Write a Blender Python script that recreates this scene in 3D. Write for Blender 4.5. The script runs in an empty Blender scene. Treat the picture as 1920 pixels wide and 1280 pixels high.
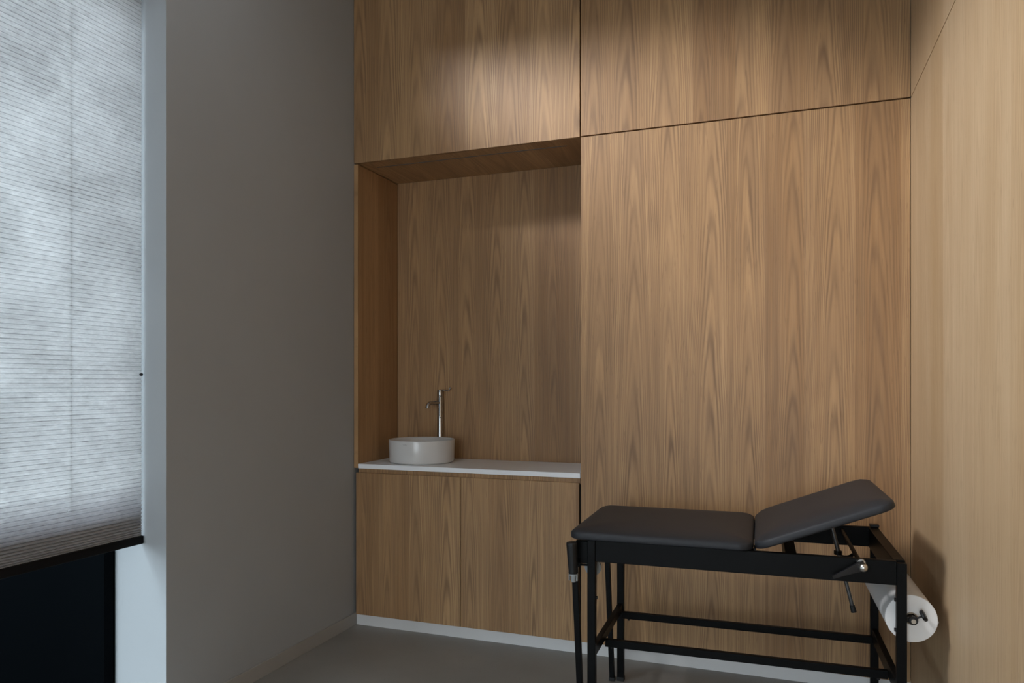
import bpy, bmesh, math, random
from mathutils import Vector, Matrix
random.seed(7)
S = bpy.context.scene
COL = S.collection
PI = math.pi

# ------------------------------------------------------------------ camera, sky, lights, exposure
cam_d = bpy.data.cameras.new('camera')
cam_d.sensor_width = 36.0
cam_d.lens = 1377.0 / 1920.0 * 36.0
cam_d.shift_y = 79.0 / 1920.0
cam_d.clip_start = 0.05
cam = bpy.data.objects.new('camera', cam_d)
COL.objects.link(cam)
cam.location = (0, 0, 1.35)
cam.rotation_euler = (PI / 2, 0, math.radians(20.067))
S.camera = cam

W = bpy.data.worlds.new('overcast_sky')
S.world = W
W.use_nodes = True
wn, wl = W.node_tree.nodes, W.node_tree.links
wn.clear()
wo = wn.new('ShaderNodeOutputWorld')
wb = wn.new('ShaderNodeBackground')
wtc = wn.new('ShaderNodeTexCoord')
wsep = wn.new('ShaderNodeSeparateXYZ')
wr = wn.new('ShaderNodeValToRGB')
wr.color_ramp.elements[0].position = 0.0
wr.color_ramp.elements[0].color = (0.16, 0.18, 0.20, 1)
wr.color_ramp.elements[1].position = 0.62
wr.color_ramp.elements[1].color = (1.38, 1.54, 1.72, 1)
e = wr.color_ramp.elements.new(0.5)
e.color = (0.52, 0.57, 0.63, 1)
wm = wn.new('ShaderNodeMath')
wm.operation = 'MULTIPLY_ADD'
wm.inputs[1].default_value = 0.5
wm.inputs[2].default_value = 0.5
wl.new(wtc.outputs['Generated'], wsep.inputs[0])
wl.new(wsep.outputs['Z'], wm.inputs[0])
wl.new(wm.outputs[0], wr.inputs[0])
wl.new(wr.outputs[0], wb.inputs[0])
wb.inputs[1].default_value = 3.3
wl.new(wb.outputs[0], wo.inputs[0])


def area(name, loc, aim, sx, sy, power, color, spread=180.0, portal=False):
    d = bpy.data.lights.new(name, 'AREA')
    d.shape = 'RECTANGLE'
    d.size, d.size_y = sx, sy
    d.energy = power
    d.color = color
    d.spread = math.radians(spread)
    d.cycles.is_portal = portal
    o = bpy.data.objects.new(name, d)
    COL.objects.link(o)
    o.location = loc
    o.rotation_euler = Vector(aim).to_track_quat('-Z', 'Y').to_euler()
    return o


# light added in an unseen, assumed rooflight well, left of the camera
area('assumed_rooflight', (-3.0, 0.6, 4.75), (2.7, 2.4, -3.1), 1.2, 0.58, 288.0, (0.98, 0.98, 1.0), 180.0)
# bright open sky high outside the window
area('open_sky', (-5.5, -1.2, 6.2), (3.0, 0.8, -5.2), 4.5, 1.6, 240.0, (0.82, 0.93, 1.0), 180.0)
# soft frontal fill added behind the camera, its source unseen
area('rear_fill_light', (-0.85, -4.05, 1.30), (0, 1, 0), 2.2, 2.3, 76.0, (0.90, 0.96, 1.0), 180.0)
area('window_sky_portal', (-2.53, 0.35, 1.85), (1, 0, 0), 3.6, 2.3, 1.0, (1, 1, 1), 180.0, True)

S.view_settings.view_transform = 'Standard'
S.view_settings.look = 'None'
S.view_settings.gamma = 1.0
S.view_settings.exposure = 0.0
S.view_settings.use_curve_mapping = False
try:
    S.cycles.max_bounces = 10
    S.cycles.diffuse_bounces = 6
    S.cycles.transparent_max_bounces = 12
    S.cycles.sample_clamp_indirect = 6.0
except Exception:
    pass

# ------------------------------------------------------------------ materials


class NT:
    def __init__(self, name):
        self.m = bpy.data.materials.new(name)
        self.m.use_nodes = True
        self.t = self.m.node_tree
        self.n, self.l = self.t.nodes, self.t.links
        self.b = self.n['Principled BSDF']
        self.out = self.n['Material Output']

    def new(self, typ, **kw):
        nd = self.n.new(typ)
        for k, v in kw.items():
            setattr(nd, k, v)
        return nd

    def put(self, sock, v):
        if isinstance(v, bpy.types.NodeSocket):
            self.l.new(v, sock)
        else:
            sock.default_value = v

    def math(self, op, a, b=0.0, c=None, clamp=False):
        nd = self.new('ShaderNodeMath', operation=op, use_clamp=clamp)
        self.put(nd.inputs[0], a)
        self.put(nd.inputs[1], b)
        if c is not None:
            self.put(nd.inputs[2], c)
        return nd.outputs[0]

    def xyz(self):
        tc = self.new('ShaderNodeTexCoord')
        sp = self.new('ShaderNodeSeparateXYZ')
        self.l.new(tc.outputs['Object'], sp.inputs[0])
        return tc.outputs['Object'], sp.outputs

    def comb(self, x, y, z):
        nd = self.new('ShaderNodeCombineXYZ')
        self.put(nd.inputs[0], x)
        self.put(nd.inputs[1], y)
        self.put(nd.inputs[2], z)
        return nd.outputs[0]

    def noise(self, vec, scale=1.0, detail=2.0, rough=0.5):
        nd = self.new('ShaderNodeTexNoise')
        self.put(nd.inputs['Vector'], vec)
        nd.inputs['Scale'].default_value = scale
        nd.inputs['Detail'].default_value = detail
        nd.inputs['Roughness'].default_value = rough
        return nd.outputs['Fac']

    def mix(self, fac, a, b, blend='MIX'):
        nd = self.new('ShaderNodeMix', data_type='RGBA', blend_type=blend)
        self.put(nd.inputs[0], fac)
        for s, v in ((nd.inputs[6], a), (nd.inputs[7], b)):
            if isinstance(v, tuple):
                s.default_value = (*v, 1) if len(v) == 3 else v
            else:
                self.l.new(v, s)
        return nd.outputs[2]

    def ramp(self, fac, lo, hi, a=0.0, b=1.0):
        nd = self.new('ShaderNodeMapRange', clamp=True)
        self.put(nd.inputs[0], fac)
        for i, v in enumerate((lo, hi, a, b)):
            nd.inputs[i + 1].default_value = v
        return nd.outputs[0]

    def bump(self, h, strength, dist):
        nd = self.new('ShaderNodeBump')
        nd.inputs['Strength'].default_value = strength
        nd.inputs['Distance'].default_value = dist
        self.l.new(h, nd.inputs['Height'])
        self.l.new(nd.outputs[0], self.b.inputs['Normal'])


def plain(name, col, rough=0.5, metal=0.0, spec=0.5, vary=0.0, vscale=6.0, bump=0.0, bscale=300.0):
    m = NT(name)
    m.b.inputs['Roughness'].default_value = rough
    m.b.inputs['Metallic'].default_value = metal
    m.b.inputs['Specular IOR Level'].default_value = spec
    v, _ = m.xyz()
    if vary:
        n = m.ramp(m.noise(v, vscale, 4.0, 0.6), 0.25, 0.75)
        c = m.mix(n, tuple(x * (1 - vary) for x in col), tuple(min(1, x * (1 + vary)) for x in col))
        m.l.new(c, m.b.inputs['Base Color'])
    else:
        m.b.inputs['Base Color'].default_value = (*col, 1)
    if bump:
        m.bump(m.noise(v, bscale, 2.0), bump, 0.001)
    return m.m


def wood(name, across, along, seed, light=(0.550, 0.340, 0.168), dark=(0.300, 0.160, 0.068), gmix=1.0, width=5.6, line=(0.165, 0.095, 0.050)):
    m = NT(name)
    v, o = m.xyz()
    a = m.math('ADD', o[across], seed * 3.17)
    l = o[along]
    vo = m.new('ShaderNodeTexVoronoi', voronoi_dimensions='1D')
    vo.inputs['Scale'].default_value = width
    vo.inputs['Randomness'].default_value = 0.85
    m.put(vo.inputs['W'], a)
    cs = m.new('ShaderNodeSeparateColor')
    m.l.new(vo.outputs['Color'], cs.inputs[0])
    r1, r2, r3 = cs.outputs
    centre = vo.outputs['W']
    # slow wandering of the growth rings
    wv = m.comb(m.math('MULTIPLY', a, 5.0), m.math('MULTIPLY', l, 0.6), m.math('MULTIPLY', r2, 40.0))
    warp = m.math('SUBTRACT', m.noise(wv, 1.0, 2.0, 0.55), 0.5)
    xl = m.math('SUBTRACT', a, centre)
    xl = m.math('ADD', xl, m.math('MULTIPLY', m.math('SUBTRACT', r1, 0.5), 0.17))
    xl = m.math('ADD', xl, m.math('MULTIPLY', warp, 0.070))
    wv2 = m.comb(m.math('MULTIPLY', a, 18.0), m.math('MULTIPLY', l, 1.2), seed)
    warp2 = m.math('SUBTRACT', m.noise(wv2, 1.0, 3.0, 0.6), 0.5)
    c = m.math('ADD', m.math('MULTIPLY', r2, 0.055), 0.018)
    c = m.math('ADD', c, m.math('MULTIPLY', l, 0.020))
    c = m.math('ADD', c, m.math('MULTIPLY', warp2, 0.010))
    r = m.math('SQRT', m.math('ADD', m.math('MULTIPLY', xl, xl), m.math('MULTIPLY', c, c)))
    ph = m.math('MULTIPLY', r, 2 * PI * 175.0)
    ring = m.math('MULTIPLY_ADD', m.math('SINE', ph), 0.5, 0.5)
    ring = m.math('POWER', ring, 1.8)
    band = m.ramp(m.noise(m.comb(m.math('MULTIPLY', r, 95.0), m.math('MULTIPLY', r2, 30.0), m.math('MULTIPLY', l, 0.5)), 1.0, 2.0, 0.6), 0.35, 0.68)
    # fibres
    fv = m.comb(m.math('MULTIPLY', a, 330.0), m.math('MULTIPLY', l, 5.0), seed)
    fib = m.noise(fv, 1.0, 3.0, 0.65)
    mv = m.comb(m.math('MULTIPLY', m.math('ADD', a, m.math('MULTIPLY', warp, 0.03)), 75.0), m.math('MULTIPLY', l, 0.9), seed + 4)
    med = m.noise(mv, 1.0, 2.0, 0.5)
    lv = m.comb(m.math('MULTIPLY', a, 6.0), m.math('MULTIPLY', l, 0.9), seed + 9)
    low = m.noise(lv, 1.0, 2.0, 0.5)
    pv = m.comb(m.math('MULTIPLY', a, 210.0), m.math('MULTIPLY', l, 16.0), seed + 2)
    pore = m.ramp(m.noise(pv, 1.0, 1.0, 0.5), 0.64, 0.78)
    tone = m.math('ADD', m.math('MULTIPLY', r3, 0.50), m.math('MULTIPLY', m.ramp(low, 0.3, 0.7), 0.30))
    tone = m.math('ADD', tone, m.math('MULTIPLY', m.ramp(med, 0.3, 0.7), 0.30), clamp=True)
    col = m.mix(tone, light, dark)
    amp = m.ramp(m.noise(lv, 2.3, 2.0, 0.5), 0.3, 0.7, 0.15, 0.85)
    col = m.mix(m.math('MULTIPLY', m.math('MULTIPLY', ring, amp), gmix), col, line)
    col = m.mix(m.math('MULTIPLY', band, 0.50 * gmix), col, tuple(x * 1.25 for x in line))
    col = m.mix(m.math('MULTIPLY', m.ramp(fib, 0.35, 0.7), 0.28), col, tuple(x * 1.15 for x in line))
    col = m.mix(m.math('MULTIPLY', pore, 0.38), col, (0.16, 0.09, 0.045))
    m.l.new(col, m.b.inputs['Base Color'])
    m.b.inputs['Roughness'].default_value = 0.46
    m.b.inputs['Specular IOR Level'].default_value = 0.30
    m.bump(fib, 0.12, 0.0006)
    return m.m


M = {}
M['wall'] = plain('grey_wall_paint', (0.35, 0.365, 0.375), 0.75, vary=0.03, vscale=2.0, bump=0.08, bscale=180)
M['ceiling'] = plain('ceiling_paint', (0.42, 0.44, 0.45), 0.85, vary=0.02)
M['skirt'] = plain('grey_skirting', (0.34, 0.33, 0.31), 0.5, vary=0.02)
M['plinth'] = plain('pale_aluminium_plinth', (0.62, 0.61, 0.60), 0.5, vary=0.02)
M['worktop'] = plain('white_composite', (0.84, 0.85, 0.87), 0.38, vary=0.01)
M['ceramic'] = plain('white_ceramic', (0.61, 0.60, 0.585), 0.22)
M['chrome'] = plain('chrome', (0.52, 0.53, 0.55), 0.08, 1.0)
M['satin'] = plain('satin_steel', (0.62, 0.60, 0.56), 0.28, 1.0)
M['steel'] = plain('black_powder_coat', (0.0025, 0.0028, 0.003), 0.42, spec=0.10, vary=0.15, vscale=40, bump=0.1, bscale=900)
M['plastic'] = plain('black_plastic', (0.010, 0.010, 0.011), 0.4, spec=0.3)
M['greyplastic'] = plain('grey_plastic', (0.30, 0.32, 0.33), 0.45, vary=0.05, vscale=30)
M['paper'] = plain('white_paper', (0.80, 0.79, 0.78), 0.85, vary=0.02, vscale=30)
M['gap'] = plain('black_backing', (0.004, 0.004, 0.004), 0.8)
M['spandrel'] = plain('black_glass_panel', (0.004, 0.005, 0.006), 0.22, spec=0.35)
M['ground'] = plain('black_terrace', (0.0008, 0.001, 0.0012), 0.9, spec=0.0)
M['frame'] = plain('black_window_frame', (0.004, 0.004, 0.0045), 0.5, spec=0.15)
M['mark'] = plain('grey_print', (0.08, 0.08, 0.08), 0.6)
M['led'] = plain('frosted_strip', (0.10, 0.11, 0.12), 0.4)
M['rubber'] = plain('rubber', (0.01, 0.01, 0.01), 0.7)

# dark grey artificial leather
m = NT('charcoal_vinyl')
v, o = m.xyz()
n = m.ramp(m.noise(v, 3.0, 3.0), 0.3, 0.7)
m.l.new(m.mix(n, (0.0200, 0.0222, 0.0268), (0.0240, 0.0262, 0.0310)), m.b.inputs['Base Color'])
m.b.inputs['Roughness'].default_value = 0.52
m.b.inputs['Specular IOR Level'].default_value = 0.32
m.bump(m.noise(v, 420.0, 3.0), 0.25, 0.0008)
M['vinyl'] = m.m

# cast floor
m = NT('grey_screed')
v, o = m.xyz()
n1 = m.ramp(m.noise(v, 2.2, 5.0, 0.6), 0.3, 0.7)
col = m.mix(n1, (0.24, 0.232, 0.216), (0.285, 0.274, 0.255))
sp = m.ramp(m.noise(v, 95.0, 2.0), 0.66, 0.74)
col = m.mix(m.math('MULTIPLY', sp, 0.35), col, (0.13, 0.115, 0.10))
sp2 = m.ramp(m.noise(v, 60.0, 3.0), 0.70, 0.78)
col = m.mix(m.math('MULTIPLY', sp2, 0.35), col, (0.36, 0.34, 0.31))
m.l.new(col, m.b.inputs['Base Color'])
m.b.inputs['Roughness'].default_value = 0.5
m.bump(n1, 0.1, 0.002)
M['floor'] = m.m

# window glass
m = NT('window_glass')
tr = m.new('ShaderNodeBsdfTransparent')
tr.inputs[0].default_value = (0.90, 0.94, 0.95, 1)
gl = m.new('ShaderNodeBsdfGlossy')
gl.inputs['Roughness'].default_value = 0.02
lw = m.new('ShaderNodeFresnel')
lw.inputs[0].default_value = 1.04
mx = m.new('ShaderNodeMixShader')
m.l.new(lw.outputs[0], mx.inputs[0])
m.l.new(tr.outputs[0], mx.inputs[1])
m.l.new(gl.outputs[0], mx.inputs[2])
m.l.new(mx.outputs[0], m.out.inputs[0])
M['glass'] = m.m

# crumpled non-woven pleated fabric
m = NT('pleated_fabric')
v, o = m.xyz()
lv = m.comb(0.0, m.math('MULTIPLY', o[1], 3.2), m.math('MULTIPLY', o[2], 4.6))
cl = m.ramp(m.noise(lv, 1.0, 3.0, 0.55), 0.28, 0.74)
fv = m.comb(0.0, m.math('MULTIPLY', o[1], 22.0), m.math('MULTIPLY', o[2], 75.0))
fi = m.ramp(m.noise(fv, 1.0, 4.0, 0.7), 0.30, 0.75)
sv = m.comb(0.0, m.math('MULTIPLY', o[1], 60.0), m.math('MULTIPLY', o[2], 260.0))
fs = m.ramp(m.noise(sv, 1.0, 2.0, 0.6), 0.3, 0.75)
fac = m.math('ADD', m.math('MULTIPLY', cl, 0.34), m.math('MULTIPLY', fi, 0.44))
fac = m.math('ADD', fac, m.math('MULTIPLY', fs, 0.22))
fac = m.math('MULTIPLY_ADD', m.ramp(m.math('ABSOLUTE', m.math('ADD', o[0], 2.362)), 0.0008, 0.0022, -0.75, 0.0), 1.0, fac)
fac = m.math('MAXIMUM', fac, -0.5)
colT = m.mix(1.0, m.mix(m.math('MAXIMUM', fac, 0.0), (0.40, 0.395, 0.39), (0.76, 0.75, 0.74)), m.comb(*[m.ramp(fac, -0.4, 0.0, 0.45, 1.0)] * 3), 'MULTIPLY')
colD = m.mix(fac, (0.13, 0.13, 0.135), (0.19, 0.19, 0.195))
df = m.new('ShaderNodeBsdfDiffuse')
tl = m.new('ShaderNodeBsdfTranslucent')
m.l.new(colD, df.inputs[0])
m.l.new(colT, tl.inputs[0])
ad = m.new('ShaderNodeAddShader')
m.l.new(df.outputs[0], ad.inputs[0])
m.l.new(tl.outputs[0], ad.inputs[1])
m.l.new(ad.outputs[0], m.out.inputs[0])
M['pleat'] = m.m

m = NT('pleat_dimming_sheet')  # inner sheets that dim the bottom of the blind
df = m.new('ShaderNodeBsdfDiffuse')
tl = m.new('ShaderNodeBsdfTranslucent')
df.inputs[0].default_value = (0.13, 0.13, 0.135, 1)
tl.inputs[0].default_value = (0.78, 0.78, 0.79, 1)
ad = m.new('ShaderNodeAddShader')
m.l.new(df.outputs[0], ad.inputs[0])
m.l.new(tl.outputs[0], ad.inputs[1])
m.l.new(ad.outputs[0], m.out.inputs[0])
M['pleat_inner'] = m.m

OAK_U1 = wood('oak_upper', 0, 2, 1.0)
OAK_B = wood('oak_big', 0, 2, 2.6)
OAK_U2 = wood('oak_upper_two', 0, 2, 4.3)
OAK_D1 = wood('oak_door', 0, 2, 5.9)
OAK_D2 = wood('oak_door_two', 0, 2, 7.1)
OAK_N = wood('oak_niche_back', 0, 2, 8.8)
OAK_S = wood('oak_niche_side', 1, 2, 3.3, gmix=0.45)
OAK_T = wood('oak_soffit', 0, 1, 6.4, gmix=0.6)
OAK_R = wood('oak_side_wall', 1, 2, 11.0, light=(0.64, 0.49, 0.325), dark=(0.45, 0.305, 0.165), gmix=0.5, width=5.0, line=(0.30, 0.19, 0.10))

# ------------------------------------------------------------------ mesh helpers


def box(bm, x0, x1, y0, y1, z0, z1, bev=0.0):
    vs = [bm.verts.new((x, y, z)) for x in (x0, x1) for y in (y0, y1) for z in (z0, z1)]
    q = [(0, 1, 3, 2), (4, 6, 7, 5), (0, 4, 5, 1), (2, 3, 7, 6), (0, 2, 6, 4), (1, 5, 7, 3)]
    fs = [bm.faces.new([vs[i] for i in f]) for f in q]
    if bev:
        es = list({ed for f in fs for ed in f.edges})
        bmesh.ops.bevel(bm, geom=es, offset=bev, segments=2, affect='EDGES', profile=0.5)


def frame_of(d):
    d = Vector(d).normalized()
    a = Vector((0, 0, 1)) if abs(d.z) < 0.9 else Vector((1, 0, 0))
    u = d.cross(a).normalized()
    return u, d.cross(u).normalized(), d


def tube(bm, pts, r, n=16, caps=True):
    pts = [Vector(p) for p in pts]
    rs = r if isinstance(r, (list, tuple)) else [r] * len(pts)
    rings = []
    u0 = None
    for i, p in enumerate(pts):
        if i == 0:
            d = pts[1] - pts[0]
        elif i == len(pts) - 1:
            d = pts[-1] - pts[-2]
        else:
            d = (pts[i + 1] - p).normalized() + (p - pts[i - 1]).normalized()
        d.normalize()
        if u0 is None:
            u, w, _ = frame_of(d)
        else:
            u = (u0 - d * u0.dot(d)).normalized()
            w = d.cross(u).normalized()
        u0 = u
        rings.append([bm.verts.new(p + (u * math.cos(2 * PI * k / n) + w * math.sin(2 * PI * k / n)) * rs[i]) for k in range(n)])
    for a, b in zip(rings, rings[1:]):
        for k in range(n):
            bm.faces.new((a[k], a[(k + 1) % n], b[(k + 1) % n], b[k]))
    if caps:
        bm.faces.new(rings[0][::-1])
        bm.faces.new(rings[-1])


def lathe(bm, prof, centre, axis=(0, 0, 1), n=48, close=False):
    """prof: list of (radius, height along axis)."""
    u, w, d = frame_of(axis)
    c = Vector(centre)
    rings = []
    for (r, hgt) in prof:
        if r < 1e-6:
            rings.append([bm.verts.new(c + d * hgt)])
        else:
            rings.append([bm.verts.new(c + d * hgt + (u * math.cos(2 * PI * k / n) + w * math.sin(2 * PI * k / n)) * r) for k in range(n)])
    for a, b in zip(rings, rings[1:]):
        for k in range(n):
            if len(a) == 1:
                bm.faces.new((a[0], b[(k + 1) % n], b[k]))
            elif len(b) == 1:
                bm.faces.new((a[k], a[(k + 1) % n], b[0]))
            else:
                bm.faces.new((a[k], a[(k + 1) % n], b[(k + 1) % n], b[k]))


def bar(bm, p0, p1, w, h, up=(0, 0, 1)):
    """rectangular bar from p0 to p1"""
    p0, p1 = Vector(p0), Vector(p1)
    d = (p1 - p0).normalized()
    s = d.cross(Vector(up)).normalized() * w / 2
    t = s.cross(d).normalized() * h / 2
    vs = []
    for p in (p0, p1):
        for a, b in ((-1, -1), (1, -1), (1, 1), (-1, 1)):
            vs.append(bm.verts.new(p + s * a + t * b))
    for f in ((0, 1, 2, 3), (7, 6, 5, 4), (0, 4, 5, 1), (1, 5, 6, 2), (2, 6, 7, 3), (3, 7, 4, 0)):
        bm.faces.new([vs[i] for i in f])


def obj(name, bm, mat, parent=None, smooth=False, bevel=0.0, angle=35):
    bmesh.ops.recalc_face_normals(bm, faces=bm.faces[:])
    me = bpy.data.meshes.new(name)
    bm.to_mesh(me)
    bm.free()
    me.materials.append(mat)
    o = bpy.data.objects.new(name, me)
    COL.objects.link(o)
    if parent is not None:
        o.parent = parent
    if bevel:
        b = o.modifiers.new('bevel', 'BEVEL')
        b.width = bevel
        b.segments = 2
        b.limit_method = 'ANGLE'
        b.angle_limit = math.radians(40)
    if smooth:
        for p in me.polygons:
            p.use_smooth = True
        try:
            me.set_sharp_from_angle(angle=math.radians(angle))
        except Exception:
            pass
    return o


def tag(o, label, cat, group=None):
    o['label'] = label
    o['category'] = cat
    if group:
        o['group'] = group
    return o


def struct(o):
    o['kind'] = 'structure'
    return o


def empty(name, loc=(0, 0, 0), rz=0.0):
    o = bpy.data.objects.new(name, None)
    o.empty_display_size = 0.1
    COL.objects.link(o)
    o.location = loc
    o.rotation_euler = (0, 0, rz)
    return o


def B(*a, bev=0.0):
    bm = bmesh.new()
    box(bm, *a, bev=bev)
    return bm


# ------------------------------------------------------------------ the room
XL, XR = -2.245, 0.528          # faces of the left wall and of the oak side wall
YF, YB = 3.558, 4.012           # faces of the oak front and of the niche's back
YN = -4.2                       # wall behind the camera
ZC = 3.62
SEAM = 2.581
XN0, XN1 = -2.217, -0.937       # niche opening

struct(obj('floor', B(-2.75, 0.75, YN - 0.2, 4.2, -0.12, 0.0), M['floor']))
# ceiling, plus an assumed rooflight well shaped to cut the light
HX0, HX1, HY0, HY1 = -2.15, -1.11, -1.6, 2.41
bm = bmesh.new()
for (x0, x1, y0, y1, z0, z1) in ((-3.3, HX0, YN - 0.2, 4.2, ZC, ZC + 0.02), (HX1, 0.75, YN - 0.2, 4.2, ZC, ZC + 0.02),
                                 (HX0, HX1, YN - 0.2, HY0, ZC, ZC + 0.02), (HX0, HX1, HY1, 4.2, ZC, ZC + 0.02),
                                 (-3.32, -3.3, -1.9, 3.0, ZC, 5.3), (-0.6, -0.58, -1.9, 3.0, ZC, 5.3),
                                 (-3.32, -0.58, -1.92, -1.9, ZC, 5.3), (-3.32, -0.58, 3.0, 3.02, ZC, 5.3),
                                 (-3.32, -0.58, -1.92, 3.02, 5.3, 5.32)):
    box(bm, x0, x1, y0, y1, z0, z1)
struct(obj('ceiling', bm, M['ceiling']))
struct(obj('wall_back', B(-2.75, 0.75, 4.04, 4.2, 0.0, ZC), M['gap']))
bm = bmesh.new()
for (x0, x1, z0, z1) in ((-2.75, -2.0, 0, ZC), (0.3, 0.75, 0, ZC), (-2.0, 0.3, 2.5, ZC), (-2.0, 0.3, 0, 0.1)):
    box(bm, x0, x1, YN - 0.2, YN, z0, z1)
struct(obj('wall_front', bm, M['ceiling']))
win_added = struct(empty('window_added_rear', (-0.85, YN - 0.1, 0.1)))  # unseen window, added around the rear fill light
bm = bmesh.new()
for (x0, x1, z0, z1) in ((-2.0, -1.95, 0.1, 2.5), (0.25, 0.3, 0.1, 2.5), (-2.0, 0.3, 2.45, 2.5), (-2.0, 0.3, 0.1, 0.15), (-0.88, -0.82, 0.15, 2.45)):
    box(bm, x0, x1, YN - 0.13, YN - 0.08, z0, z1)
o = obj('window_frame', bm, M['frame'], win_added)
o.matrix_parent_inverse = Matrix.Translation((0.85, -YN + 0.1, -0.1))
for x0, x1 in ((-1.95, -0.88), (-0.82, 0.25)):
    o = obj('window_pane', B(x0, x1, YN - 0.108, YN - 0.102, 0.15, 2.45), M['glass'], win_added)
    o.matrix_parent_inverse = Matrix.Translation((0.85, -YN + 0.1, -0.1))
struct(obj('wall_right', B(XR + 0.022, 0.75, YN, 4.04, 0.0, ZC), M['ceiling']))
WY0, WY1, WZ1 = -1.55, 2.222, 3.13
bm = bmesh.new()
box(bm, -2.56, XL, WY1, 4.04, 0.0, ZC)
box(bm, -2.56, XL, YN, WY0, 0.0, ZC)
box(bm, -2.56, XL, WY0, WY1, WZ1, ZC)
bmesh.ops.remove_doubles(bm, verts=bm.verts[:], dist=1e-5)
struct(obj('wall_left', bm, M['wall']))
bm = bmesh.new()
box(bm, XL, XL + 0.009, WY1 + 0.0, YF + 0.03, 0.0, 0.066, 0.001)
struct(obj('baseboard_left', bm, M['skirt']))

struct(obj('ground', B(-9.0, -2.57, -6.0, 9.0, -0.25, -0.12), M['ground']))

# window: black frame, clear panes, nearly black terrace outside
win = struct(empty('window_1', (-2.53, WY0, 0)))


def wobj(name, bm, mat):
    o = obj(name, bm, mat, win)
    o.matrix_parent_inverse = Matrix.Translation((2.53, -WY0, 0))
    return o


bm = bmesh.new()
for (y0, y1, z0, z1) in ((WY0, WY0 + 0.05, 0, WZ1), (WY1 - 0.010, WY1, 0, WZ1), (WY0, WY1, WZ1 - 0.05, WZ1),
                         (WY0, WY1, 0.0, 0.05), (0.30, 0.36, 0.05, 2.9)):
    box(bm, -2.556, -2.5075, y0, y1, z0, z1)
wobj('window_frame', bm, M['ground'])
wobj('transom', B(-2.556, -2.34, WY0, WY1, 2.905, 2.945), M['frame'])
wobj('window_pane', B(-2.5065, -2.501, WY0 + 0.002, 0.33, 0.001, 2.903), M['glass'])
wobj('window_pane', B(-2.5065, -2.501, 0.331, WY1 - 0.002, 0.001, 2.903), M['glass'])
wobj('window_pane', B(-2.545, -2.539, WY0 + 0.05, WY1 - 0.05, 2.945, WZ1 - 0.05), M['glass'])

# ------------------------------------------------------------------ pleated blind
BX, BY0, BY1 = -2.362, WY0 + 0.012, WY1 - 0.010
blind = tag(empty('pleated_blind', (BX, BY1, 0.72)),
            'pale grey pleated blind pulled down over the window at the left', 'blind')
inv = Matrix.Translation((-BX, -BY1, -0.72))
bm = bmesh.new()
pitch, zb, zt, am = 0.0162, 0.752, 2.895, 0.0062
nz = int((zt - zb) / pitch)


def sheet(bm, side, top, amp, off):
    prev = None
    k = 0
    z = zb
    while z < top:
        comp = 1.0 if z > zb + 0.10 else 0.45 + 0.55 * (z - zb) / 0.10
        xx = BX + (amp * side if k % 2 else off * side)
        cur = [bm.verts.new((xx + random.uniform(-.0002, .0002), BY0 + (BY1 - BY0) * t / 24.0, z + random.uniform(-.0004, .0004)))
               for t in range(25)]
        if prev:
            for i in range(24):
                bm.faces.new((prev[i], prev[i + 1], cur[i + 1], cur[i]))
        prev = cur
        z += pitch / 2 * comp
        k += 1


sheet(bm, 1, zt, am, 0.0008)
sheet(bm, -1, zt, am, 0.0008)
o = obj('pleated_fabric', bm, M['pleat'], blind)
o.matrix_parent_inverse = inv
bm = bmesh.new()  # extra pleat layers stacked inside, added to darken the blind towards its bottom
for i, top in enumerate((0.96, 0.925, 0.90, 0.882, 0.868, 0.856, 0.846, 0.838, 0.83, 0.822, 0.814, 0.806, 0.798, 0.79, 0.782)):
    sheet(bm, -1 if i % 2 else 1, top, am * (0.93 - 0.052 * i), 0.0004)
o = obj('dimming_pleats', bm, M['pleat_inner'], blind)
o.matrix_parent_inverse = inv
o = obj('bottom_rail', B(BX - 0.013, BX + 0.013, BY0, BY1 + 0.003, 0.722, 0.754, bev=0.003), M['frame'], blind, bevel=0.0)
o.matrix_parent_inverse = inv
o = obj('head_rail', B(BX - 0.016, BX + 0.016, BY0, BY1, 2.870, 2.904), M['frame'], blind)
o.matrix_parent_inverse = inv
for yc in (1.909, 0.75, -0.6):
    bm = bmesh.new()
    tube(bm, [(BX, yc, 0.75), (BX, yc, 2.88)], 0.0011, 8)
    o = obj('cord', bm, M['plastic'], blind, smooth=True)
    o.matrix_parent_inverse = inv
bm = bmesh.new()
tube(bm, [(BX + 0.004, 2.206, 1.386), (BX + 0.012, 2.206, 1.386)], 0.0055, 14)
o = obj('clip', bm, M['plastic'], blind, smooth=True)
o.matrix_parent_inverse = inv

# ------------------------------------------------------------------ oak cladding
G = 0.0032
tag(obj('oak_panel', B(XL + 0.003, XN1 - G, YF, YF + 0.022, SEAM, ZC - 0.004, bev=0.0008), OAK_U1),
    'oak panel above the wash niche, reaching from the grey wall to the vertical joint', 'wall panel')
tag(obj('oak_panel', B(XN1 + G, XR - 0.001, YF, YF + 0.022, SEAM + G, ZC - 0.004, bev=0.0008), OAK_U2),
    'oak panel over the tall one behind the couch, above the slanting dark joint', 'wall panel')
tag(obj('oak_panel', B(XN1 + G, XR - 0.001, YF, YF + 0.022, 0.0625, SEAM - G, bev=0.0008), OAK_B),
    'tall wide oak panel right of the wash niche, behind the examination couch', 'wall panel')
tag(obj('oak_panel', B(XR, XR + 0.021, -0.6, YF - 0.0008, 0.0625, SEAM - 0.0022, bev=0.0006), OAK_R),
    'tall pale oak panel of the right side wall with the couch shadow on it', 'wall panel')
tag(obj('oak_panel', B(XR, XR + 0.021, -0.6, YF - 0.0008, SEAM + 0.0022, ZC - 0.004, bev=0.0006), OAK_R),
    'oak panel at the top of the right side wall, above its steep dark joint', 'wall panel')
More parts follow.
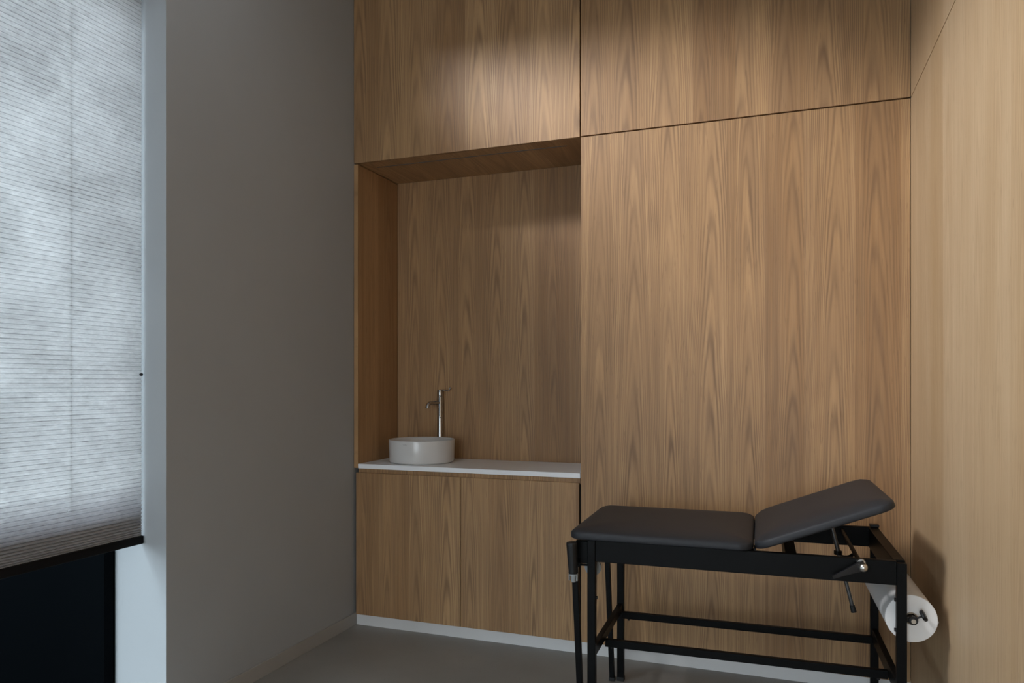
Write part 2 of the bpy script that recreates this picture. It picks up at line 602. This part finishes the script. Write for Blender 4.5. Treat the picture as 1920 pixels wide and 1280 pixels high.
# niche lining
tag(obj('side_panel', B(XL + 0.003, XN0, YF + 0.0005, YB, 0.879, SEAM - 0.006, bev=0.0006), OAK_S),
    'dark shaded oak side panel on the left of the wash niche', 'panel')
tag(obj('back_panel', B(XN0 + 0.001, XN1 + 0.02, YB, YB + 0.02, 0.86, SEAM - 0.001), OAK_N),
    'oak back panel of the niche behind the round basin', 'panel')
bm = bmesh.new()
box(bm, XL + 0.003, XN1 + 0.02, YF + 0.0225, YB + 0.02, SEAM, SEAM + 0.02)
tag(obj('soffit_panel', bm, OAK_T), 'oak underside lining the top of the wash niche', 'panel')
tag(obj('side_panel', B(XN1 + 0.001, XN1 + 0.02, YF + 0.0225, YB - 0.0005, 0.905, SEAM - 0.001), OAK_S),
    'oak side lining on the right of the niche, edge on behind the tall panel', 'panel')
tag(obj('light_strip', B(-2.156, -1.037, 3.663, 3.671, SEAM - 0.0015, SEAM + 0.004), M['led']),
    'thin unlit grey light strip set in the niche soffit', 'light strip')

# vanity cabinet
cab = tag(empty('vanity_cabinet', (-1.585, YF, 0.066)), 'low oak cabinet with two handleless doors under the white worktop', 'cabinet')
cinv = Matrix.Translation((1.585, -YF, -0.066))


def cobj(name, bm, mat, **k):
    o = obj(name, bm, mat, cab, **k)
    o.matrix_parent_inverse = cinv
    return o


bm = bmesh.new()
box(bm, -2.222, XN1 - 0.004, YF + 0.024, YB + 0.01, 0.066, 0.852)
cobj('body', bm, M['gap'])
cobj('grip_rail', B(-2.222, XN1 - 0.004, YF + 0.018, YF + 0.032, 0.846, 0.8765), OAK_D2)
cobj('door', B(-2.228, -1.5905, YF, YF + 0.020, 0.0625, 0.8535, bev=0.0008), OAK_D1)
cobj('door', B(-1.5875, XN1 - 0.0075, YF, YF + 0.020, 0.0625, 0.8535, bev=0.0008), OAK_D2)
tag(obj('worktop', B(XN0 + 0.001, XN1 - 0.001, YF + 0.0005, YB - 0.0005, 0.8775, 0.9025, bev=0.0012), M['worktop']),
    'thin white worktop in the niche carrying the round basin', 'worktop')
bm = bmesh.new()
box(bm, -2.234, -0.945, YF + 0.016, YF + 0.028, 0.0, 0.066)
box(bm, -0.943, XR + 0.02, YF + 0.016, YF + 0.028, 0.0, 0.066)
struct(obj('baseboard_back', bm, M['plinth']))
struct(obj('baseboard_right', B(XR + 0.004, XR + 0.022, YN, YF + 0.015, 0.0, 0.0615), M['plinth']))

# ------------------------------------------------------------------ basin
BC = Vector((-1.930, 3.779, 0.9028))
basin = tag(empty('wash_basin', BC), 'round white ceramic bowl basin on the worktop in front of the tap', 'basin')
R = 0.188
bm = bmesh.new()
lathe(bm, [(0, 0.0), (R - 0.016, 0.0), (R - 0.010, 0.002), (R - 0.006, 0.006), (R - 0.0035, 0.012), (R, 0.126), (R - 0.0008, 0.1285), (R - 0.003, 0.130),
           (R - 0.006, 0.1285), (R - 0.0085, 0.120), (R - 0.014, 0.05), (R - 0.03, 0.026), (0.10, 0.017), (0.024, 0.014), (0.0, 0.014)],
      (0, 0, 0), n=96)
obj('bowl', bm, M['ceramic'], basin, smooth=True, angle=50)
bm = bmesh.new()
lathe(bm, [(0, 0.0142), (0.030, 0.0142), (0.030, 0.019), (0.022, 0.022), (0, 0.0225)], (0, 0, 0), n=32)
obj('drain_cover', bm, M['chrome'], basin, smooth=True)
# small grey maker's print, unreadable in the photograph
bm = bmesh.new()
a0 = math.atan2(3.60 - BC.y, -1.9385 - BC.x)
RM = R - 0.0001
xx = -0.0125
for wd, ht, dz in ((0.0030, 0.0042, 0.0), (0.0024, 0.0036, -0.0003), (0.0028, 0.0030, 0.0002), (0.0032, 0.0034, 0.0), (0.0026, 0.0044, 0.0002), (0.0030, 0.0036, -0.0002)):
    # thin ring-shaped strokes, too small to read
    cx_ = xx + wd / 2
    ring = []
    for rad in (1.0, 0.62):
        ring.append([bm.verts.new(Vector(((RM) * math.cos(a0 + (cx_ + rad * wd / 2 * math.cos(t * PI / 6)) / R),
                                          (RM) * math.sin(a0 + (cx_ + rad * wd / 2 * math.cos(t * PI / 6)) / R),
                                          0.1095 + dz + rad * ht / 2 * math.sin(t * PI / 6)))) for t in range(12)])
    for t in range(12):
        bm.faces.new((ring[0][t], ring[0][(t + 1) % 12], ring[1][(t + 1) % 12], ring[1][t]))
    xx += wd + 0.0012
me = bpy.data.meshes.new('maker_mark')
bm.to_mesh(me)
bm.free()
me.materials.append(M['mark'])
mo = bpy.data.objects.new('maker_mark', me)
COL.objects.link(mo)
mo.parent = basin

# ------------------------------------------------------------------ tap
FX, FY = -1.9155, 3.9885
tap = tag(empty('basin_tap', (FX, FY, 0.9026)), 'tall chrome tap with long lever standing behind the basin', 'tap')
bm = bmesh.new()
lathe(bm, [(0, 0), (0.0215, 0), (0.0215, 0.004), (0.0185, 0.006), (0.0185, 0.366), (0.0180, 0.3675), (0, 0.3675)], (0, 0, 0), n=40)
obj('column', bm, M['chrome'], tap, smooth=True)
bm = bmesh.new()
lathe(bm, [(0, 0.3685), (0.0180, 0.3685), (0.0185, 0.370), (0.0185, 0.408), (0.0175, 0.4105), (0, 0.4105)], (0, 0, 0), n=40)
obj('cartridge_cap', bm, M['chrome'], tap, smooth=True)
bm = bmesh.new()
sd = Vector((-0.37, -0.93, 0)).normalized()
pts = [sd * 0.012 + Vector((0, 0, 0.333)), sd * 0.075 + Vector((0, 0, 0.333))]
for k in range(1, 8):
    a = k / 7 * math.radians(78)
    pts.append(sd * (0.075 + 0.026 * math.sin(a)) + Vector((0, 0, 0.333 - 0.026 * (1 - math.cos(a)))))
pts.append(pts[-1] + Vector((sd.x * 0.2, sd.y * 0.2, -1)).normalized() * 0.012)
tube(bm, pts, 0.0115, 20)
obj('spout', bm, M['chrome'], tap, smooth=True, angle=60)
bm = bmesh.new()
ld = Vector((1.0, 0.0, 0)).normalized()
tube(bm, [(0, 0, 0.4095), ld * 0.02 + Vector((0, 0, 0.4095)), ld * 0.052 + Vector((0, 0, 0.4075)), ld * 0.060 + Vector((0, 0, 0.412)),
          ld * 0.067 + Vector((0, 0, 0.426))], [0.0045, 0.0045, 0.0042, 0.0045, 0.0055], 12)
obj('lever', bm, M['chrome'], tap, smooth=True, angle=60)
bm = bmesh.new()
q = Vector((0.55, -0.83, 0)).normalized()
tube(bm, [q * 0.0175 + Vector((0, 0, 0.245)), q * 0.0192 + Vector((0, 0, 0.245))], 0.003, 12)
obj('hot_cold_dot', bm, M['plastic'], tap, smooth=True)

# ------------------------------------------------------------------ examination couch
L, WD, H = 1.075, 0.638, 0.762
couch = tag(empty('examination_couch', (-0.682, 2.691, 0), 0.0251),
            'charcoal padded examination couch on a black steel frame with raised backrest', 'examination couch')


def part(name, bm, mat, parent=None, **k):
    return obj(name, bm, mat, parent or couch, **k)


def pad_mesh(u0, u1, v0, v1, rad, th, crown, T=None, hinge=None):
    """rounded upholstered slab: u along, v across, z from 0"""
    bm = bmesh.new()
    cu, cv, hu, hv = (u0 + u1) / 2, (v0 + v1) / 2, (u1 - u0) / 2, (v1 - v0) / 2
    t1 = th * 0.62
    prof = [(0.020, 0.0), (0.006, 0.0), (0.0015, 0.002), (0.0, 0.006), (0.0, t1 * 0.8), (0.0015, t1), (0.005, t1 + 0.004), (0.012, th - 0.006),
            (0.022, th - 0.002), (0.036, th + crown * 0.15), (0.060, th + crown * 0.45), (0.095, th + crown * 0.72), (0.14, th + crown * 0.9), (0.20, th + crown * 0.98),
            (0.235, th + crown)]
    sc = min(hu, hv) / 0.27
    prof = [(i * sc if i > 0.03 else i, z) for i, z in prof]
    seg = 9
    rings = []
    for ins, z in prof:
        a, b = hu - ins, hv - ins
        r = min(max(rad - ins, 0.006) if ins < rad * 0.8 else rad * 0.2 + 0.3 * ins, a * 0.98, b * 0.98)
        ring = []
        for (sx, sy, st) in ((1, 1, 0), (-1, 1, 90), (-1, -1, 180), (1, -1, 270)):
            for k in range(seg + 1):
                t = math.radians(st + 90 * k / seg)
                p = Vector((cu + sx * (a - r) + r * math.cos(t), cv + sy * (b - r) + r * math.sin(t), z))
                ring.append(p)
        rings.append([bm.verts.new(T @ p if T else p) for p in ring])
    n = len(rings[0])
    for a, b in zip(rings, rings[1:]):
        for k in range(n):
            bm.faces.new((a[k], a[(k + 1) % n], b[(k + 1) % n], b[k]))
    bm.faces.new(rings[0][::-1])
    bm.faces.new(rings[-1])
    return bm


V0, V1 = -0.010, 0.622
part('seat_cushion', pad_mesh(-0.072, 0.594, V0, V1, 0.055, 0.036, 0.016, Matrix.Translation((0, 0, H + 0.0005))), M['vinyl'], smooth=True, angle=60)
HG = Matrix.Translation((0.603, 0, 0.7645)) @ Matrix.Rotation(-math.radians(21.3), 4, 'Y')
back = part('backrest_cushion', pad_mesh(0.0, 0.478, V0, V1, 0.055, 0.036, 0.016, HG), M['vinyl'], smooth=True, angle=60)
# backrest under frame
bm = bmesh.new()
for vv in (0.09, 0.53):
    a, b = HG @ Vector((0.03, vv, -0.008)), HG @ Vector((0.36, vv, -0.008))
    bar(bm, a, b, 0.022, 0.015)
a, b = HG @ Vector((0.275, 0.10, -0.008)), HG @ Vector((0.275, 0.52, -0.008))
bar(bm, a, b, 0.022, 0.015)
part('backrest_frame', bm, M['steel'])
# hinge plates between cushions
for vv in (0.05, 0.56):
    bm = bmesh.new()
    bar(bm, (0.565, vv, H - 0.004), (0.60, vv, H - 0.004), 0.035, 0.004)
    tube(bm, [(0.5985, vv - 0.03, H + 0.004), (0.5985, vv + 0.03, H + 0.004)], 0.0042, 10)
    part('hinge', bm, M['steel'])

# top frame
hr = 0.080
t = 0.030
part('side_rail', B(t, L - t, 0.003, t - 0.004, H - hr, H), M['steel'], bevel=0.002)
part('side_rail', B(t, L - t, WD - t + 0.004, WD - 0.003, H - hr, H), M['steel'], bevel=0.002)
part('end_rail', B(0.002, t, t, WD - t, H - hr + 0.02, H - 0.002), M['steel'], bevel=0.002)
part('end_rail', B(L - 0.038, L - 0.001, t, WD - t, H - hr, H - 0.0005), M['steel'], bevel=0.002)
part('cross_rail', B(0.700, 0.738, t - 0.004, WD - t + 0.004, H - 0.078, H - 0.008), M['steel'], bevel=0.002)
for (u, v, top) in ((0, 0, H - 0.001), (L - t, 0, H - 0.006), (0, WD - t, H - 0.001), (L - t, WD - t, H + 0.002)):
    lg = part('leg', B(u, u + t, v, v + t, 0.012, top), M['steel'], bevel=0.002)
    bm = bmesh.new()
    box(bm, u - 0.0012, u + t + 0.0012, v - 0.0012, v + t + 0.0012, 0.0, 0.018, 0.001)
    o = obj('foot_cap', bm, M['rubber'], lg)
bm = B(L - t - 0.002, L + 0.002, WD - t - 0.002, WD + 0.002, H + 0.002, H + 0.012, bev=0.0015)
part('corner_cap', bm, M['plastic'])
# lower bracing
part('lower_end_rail', B(0.004, 0.026, t, WD - t, 0.318, 0.353), M['steel'], bevel=0.002)
part('lower_end_rail', B(L - 0.026, L - 0.004, t, WD - t, 0.300, 0.350), M['steel'], bevel=0.002)
part('stretcher', B(0.026, L - 0.026, 0.208, 0.230, 0.293, 0.323), M['steel'], bevel=0.002)
part('stretcher', B(0.026, L - 0.026, 0.586, 0.608, 0.292, 0.322), M['steel'], bevel=0.002)
for (u, v, z) in ((0.052, 0.219, 0.290), (0.055, 0.597, 0.289), (1.02, 0.219, 0.290)):
    bm = bmesh.new()
    tube(bm, [(u, v, z - 0.005), (u, v, z + 0.004)], 0.005, 10)
    part('bolt', bm, M['plastic'])
# bolts on the legs
for (u, v, z, d) in ((L - t, 0.014, 0.632, -1), (L - t, 0.014, 0.532, -1), (t, 0.014, 0.545, 1)):
    bm = bmesh.new()
    tube(bm, [(u - 0.002 * d, v, z), (u + 0.006 * d, v, z)], 0.0065, 12)
    part('bolt', bm, M['plastic'], smooth=True)

# folding transport legs with grip at the foot end
for (v, tp) in ((0.000, 0.655), (0.597, 0.700)):
    bm = bmesh.new()
    bar(bm, (-0.050, v + 0.011, tp), (-0.022, v + 0.011, 0.012), 0.022, 0.022, up=(0, 1, 0))
    lg = part('transport_leg', bm, M['steel'], bevel=0.0015)
    bm = bmesh.new()
    box(bm, -0.035, -0.009, v - 0.002, v + 0.024, 0.0, 0.016, 0.001)
    obj('foot_cap', bm, M['rubber'], lg)
bm = bmesh.new()
lathe(bm, [(0, 0), (0.0155, 0), (0.0175, 0.006), (0.0165, 0.010), (0.0175, 0.02), (0.0205, 0.085), (0.0215, 0.108), (0.0215, 0.112), (0.0195, 0.117), (0, 0.119)],
      (-0.047, -0.030, 0.640), axis=(-0.04, 0, 1), n=28)
part('grip', bm, M['plastic'], smooth=True)
bm = bmesh.new()
lathe(bm, [(0, -0.030), (0.008, -0.030), (0.009, -0.027), (0.0095, -0.006), (0.0175, -0.004), (0.0175, 0.001), (0, 0.001)], (-0.046, -0.030, 0.639), axis=(-0.04, 0, 1), n=24)
for s in (-1, 1):
    box(bm, -0.046 + s * 0.0145 - 0.002, -0.046 + s * 0.0145 + 0.002, -0.036, -0.024, 0.614, 0.637)
part('grip_socket', bm, M['greyplastic'], smooth=True)
bm = bmesh.new()
box(bm, -0.050, 0.004, 0.022, 0.046, 0.668, 0.752, 0.002)
bar(bm, (-0.040, -0.012, 0.672), (-0.040, 0.040, 0.672), 0.012, 0.03)
bar(bm, (-0.030, 0.018, 0.664), (0.004, 0.018, 0.664), 0.012, 0.006)
part('leg_bracket', bm, M['steel'])
bm = bmesh.new()
box(bm, -0.050, 0.004, WD - 0.046, WD - 0.022, 0.668, 0.740, 0.002)
part('leg_bracket', bm, M['steel'])
for (v0,) in ((0.085,), (0.545,)):
    bm = bmesh.new()
    lathe(bm, [(0, -0.010), (0.008, -0.010), (0.010, -0.008), (0.028, -0.008), (0.0325, -0.005), (0.0325, 0.005), (0.028, 0.008), (0.010, 0.008), (0.008, 0.010), (0, 0.010)],
          (0.004, v0, 0.642), axis=(0, 1, 0), n=40)
    part('wheel', bm, M['greyplastic'], smooth=True)
bm = bmesh.new()
tube(bm, [(0.004, 0.05, 0.642), (0.004, 0.58, 0.642)], 0.006, 12)
part('axle', bm, M['steel'], smooth=True)
bm = bmesh.new()
vs = [(0.055, 0.585, 0.684), (0.125, 0.585, 0.684), (0.095, 0.585, 0.652), (0.055, 0.585, 0.655)]
vs2 = [(x, y + 0.014, z) for x, y, z in vs]
a = [bm.verts.new(p) for p in vs]
b = [bm.verts.new(p) for p in vs2]
bm.faces.new(a)
bm.faces.new(b[::-1])
for i in range(4):
    bm.faces.new((a[i], b[i], b[(i + 1) % 4], a[(i + 1) % 4]))
part('gusset', bm, M['steel'])

# backrest adjustment: shaft across, clamp lever at the front, prop rod
bm = bmesh.new()
tube(bm, [(0.937, -0.020, 0.744), (0.937, WD - 0.02, 0.744)], 0.0075, 16)
part('clamp_shaft', bm, M['steel'], smooth=True)
bm = bmesh.new()
# tapering lever blade
P0, P1 = Vector((0.937, -0.024, 0.745)), Vector((0.846, -0.040, 0.703))
d = (P1 - P0).normalized()
nrm = Vector((0, -1, 0))
s = d.cross(nrm).normalized()
sec = [(P0 + d * -0.010, 0.014, 0.006), (P0 + d * 0.01, 0.0155, 0.008), (P0 + d * 0.05, 0.0105, 0.007), (P1, 0.0055, 0.005)]
prev = None
for c, hw, ht in sec:
    cur = [bm.verts.new(c + s * hw * a + nrm * ht * b) for a, b in ((-1, -1), (1, -1), (1, 1), (-1, 1))]
    if prev:
        for i in range(4):
            bm.faces.new((prev[i], prev[(i + 1) % 4], cur[(i + 1) % 4], cur[i]))
    else:
        bm.faces.new(cur[::-1])
    prev = cur
bm.faces.new(prev)
part('clamp_lever', bm, M['plastic'], bevel=0.0015)
bm = bmesh.new()
prof = [(0, -0.0145)] + [(0.0145 * math.sin(math.radians(a)), -0.0145 * math.cos(math.radians(a))) for a in range(15, 180, 15)] + [(0, 0.0145)]
lathe(bm, prof, (0.939, -0.038, 0.743), axis=(0, 1, 0), n=32)
part('lever_knob', bm, M['satin'], smooth=True, angle=80)
bm = bmesh.new()
lathe(bm, [(0, -0.004), (0.0135, -0.004), (0.0145, 0.0), (0.0145, 0.008), (0, 0.008)], (0.936, -0.009, 0.750), axis=(0, 1, 0), n=28)
part('lever_washer', bm, M['satin'], smooth=True)
ra, rb = Vector((0.8655, 0.295, 0.838)), Vector((0.944, 0.295, 0.512))
bm = bmesh.new()
tube(bm, [ra, rb], 0.0068, 16)
dd = (rb - ra).normalized()
for k in range(22):
    p = ra + (rb - ra) * (0.12 + 0.014 * k)
    tube(bm, [p, p + dd * 0.0022], 0.0080, 12)
rod = part('prop_rod', bm, M['satin'], smooth=True)
rod.data.materials.clear()
rod.data.materials.append(plain('dark_steel_rod', (0.12, 0.12, 0.12), 0.35, 0.8))
bm = bmesh.new()
tube(bm, [rb - dd * 0.012, rb + dd * 0.014], [0.0088, 0.0098], 16)
obj('rubber_tip', bm, M['rubber'], rod, smooth=True)
bm = bmesh.new()
pts = []
for k in range(9):
    a = math.radians(200 + 17 * k)
    pts.append((0.918 + 0.030 * math.cos(a), 0.300, 0.722 + 0.022 * math.sin(a)))
tube(bm, pts, 0.0065, 12)
lathe(bm, [(0, -0.007), (0.014, -0.007), (0.014, 0.007), (0, 0.007)], (0.893, 0.298, 0.716), axis=(0, 0, 1), n=20)
part('rod_clamp', bm, M['steel'], smooth=True)

# holder of the paper roll, fixed to the head-end legs
HC = Vector((1.086, 0.0, 0.567))
for (vv, sgn) in ((0.022, -1), (WD - 0.022, 1)):
    bm = bmesh.new()
    lathe(bm, [(0, -0.007), (0.0135, -0.007), (0.0145, -0.005), (0.0145, 0.005), (0.0135, 0.007), (0, 0.007)],
          (HC.x + 0.009, vv - 0.004 if sgn < 0 else vv, HC.z), axis=(0, 1, 0), n=28)
    bar(bm, (L - 0.004, vv, HC.z), (HC.x + 0.004, vv, HC.z), 0.010, 0.016, up=(0, 0, 1))
    hb = part('roll_holder', bm, M['plastic'], smooth=True)
    if sgn < 0:
        bm = bmesh.new()
        k0 = Vector((HC.x + 0.012, vv - 0.004, HC.z + 0.004))
        k1 = k0 + Vector((0.024, -0.004, 0.014))
        tube(bm, [k0, k1], 0.0030, 10)
        kd = (k1 - k0).normalized()
        lathe(bm, [(0, -0.002), (0.016, -0.002), (0.019, 0.001), (0.019, 0.007), (0.016, 0.010), (0, 0.011)], k1, axis=kd, n=10)
        obj('thumb_screw', bm, M['plastic'], hb)
bm = bmesh.new()
tube(bm, [(HC.x + 0.009, 0.004, HC.z), (HC.x + 0.009, WD - 0.010, HC.z)], 0.0075, 16)
part('roll_rod', bm, M['satin'], smooth=True)
couch_M = Matrix.Translation((-0.682, 2.691, 0)) @ Matrix.Rotation(0.0251, 4, 'Z')

# paper roll (separate thing, hangs on the rod)
pr = couch_M @ Vector((1.0955, 0.048, 0.564))
roll = tag(empty('paper_roll', pr, 0.0251), 'thick white paper roll hanging at the head end of the couch', 'paper roll')
bm = bmesh.new()
RR = 0.079
lathe(bm, [(0.021, 0.0), (RR - 0.0015, 0.0), (RR, 0.0015), (RR, 0.5285), (RR - 0.0015, 0.530), (0.021, 0.530), (0.021, 0.0)], (0, 0, 0), axis=(0, 1, 0), n=72)
obj('paper', bm, M['paper'], roll, smooth=True, angle=30)
bm = bmesh.new()
lathe(bm, [(0.0172, -0.0015), (0.0205, -0.0015), (0.0205, 0.5315), (0.0172, 0.5315), (0.0172, -0.0015)], (0, 0, 0), axis=(0, 1, 0), n=36)
obj('cardboard_core', bm, plain('cardboard', (0.36, 0.29, 0.21), 0.8), roll, smooth=True)
bm = bmesh.new()
p = []
for a in (-14, -10, -6, -2):
    p.append((RR + 0.0002 + max(0, (a + 10)) * 0.0003, math.radians(a)))
pv = None
for r_, a in p:
    cur = [bm.verts.new((r_ * math.cos(a), 0.001, r_ * math.sin(a))), bm.verts.new((r_ * math.cos(a), 0.529, r_ * math.sin(a)))]
    if pv:
        bm.faces.new((pv[0], pv[1], cur[1], cur[0]))
    pv = cur
o = obj('loose_end', bm, M['paper'], roll)
sol = o.modifiers.new('thickness', 'SOLIDIFY')
sol.thickness = 0.0005
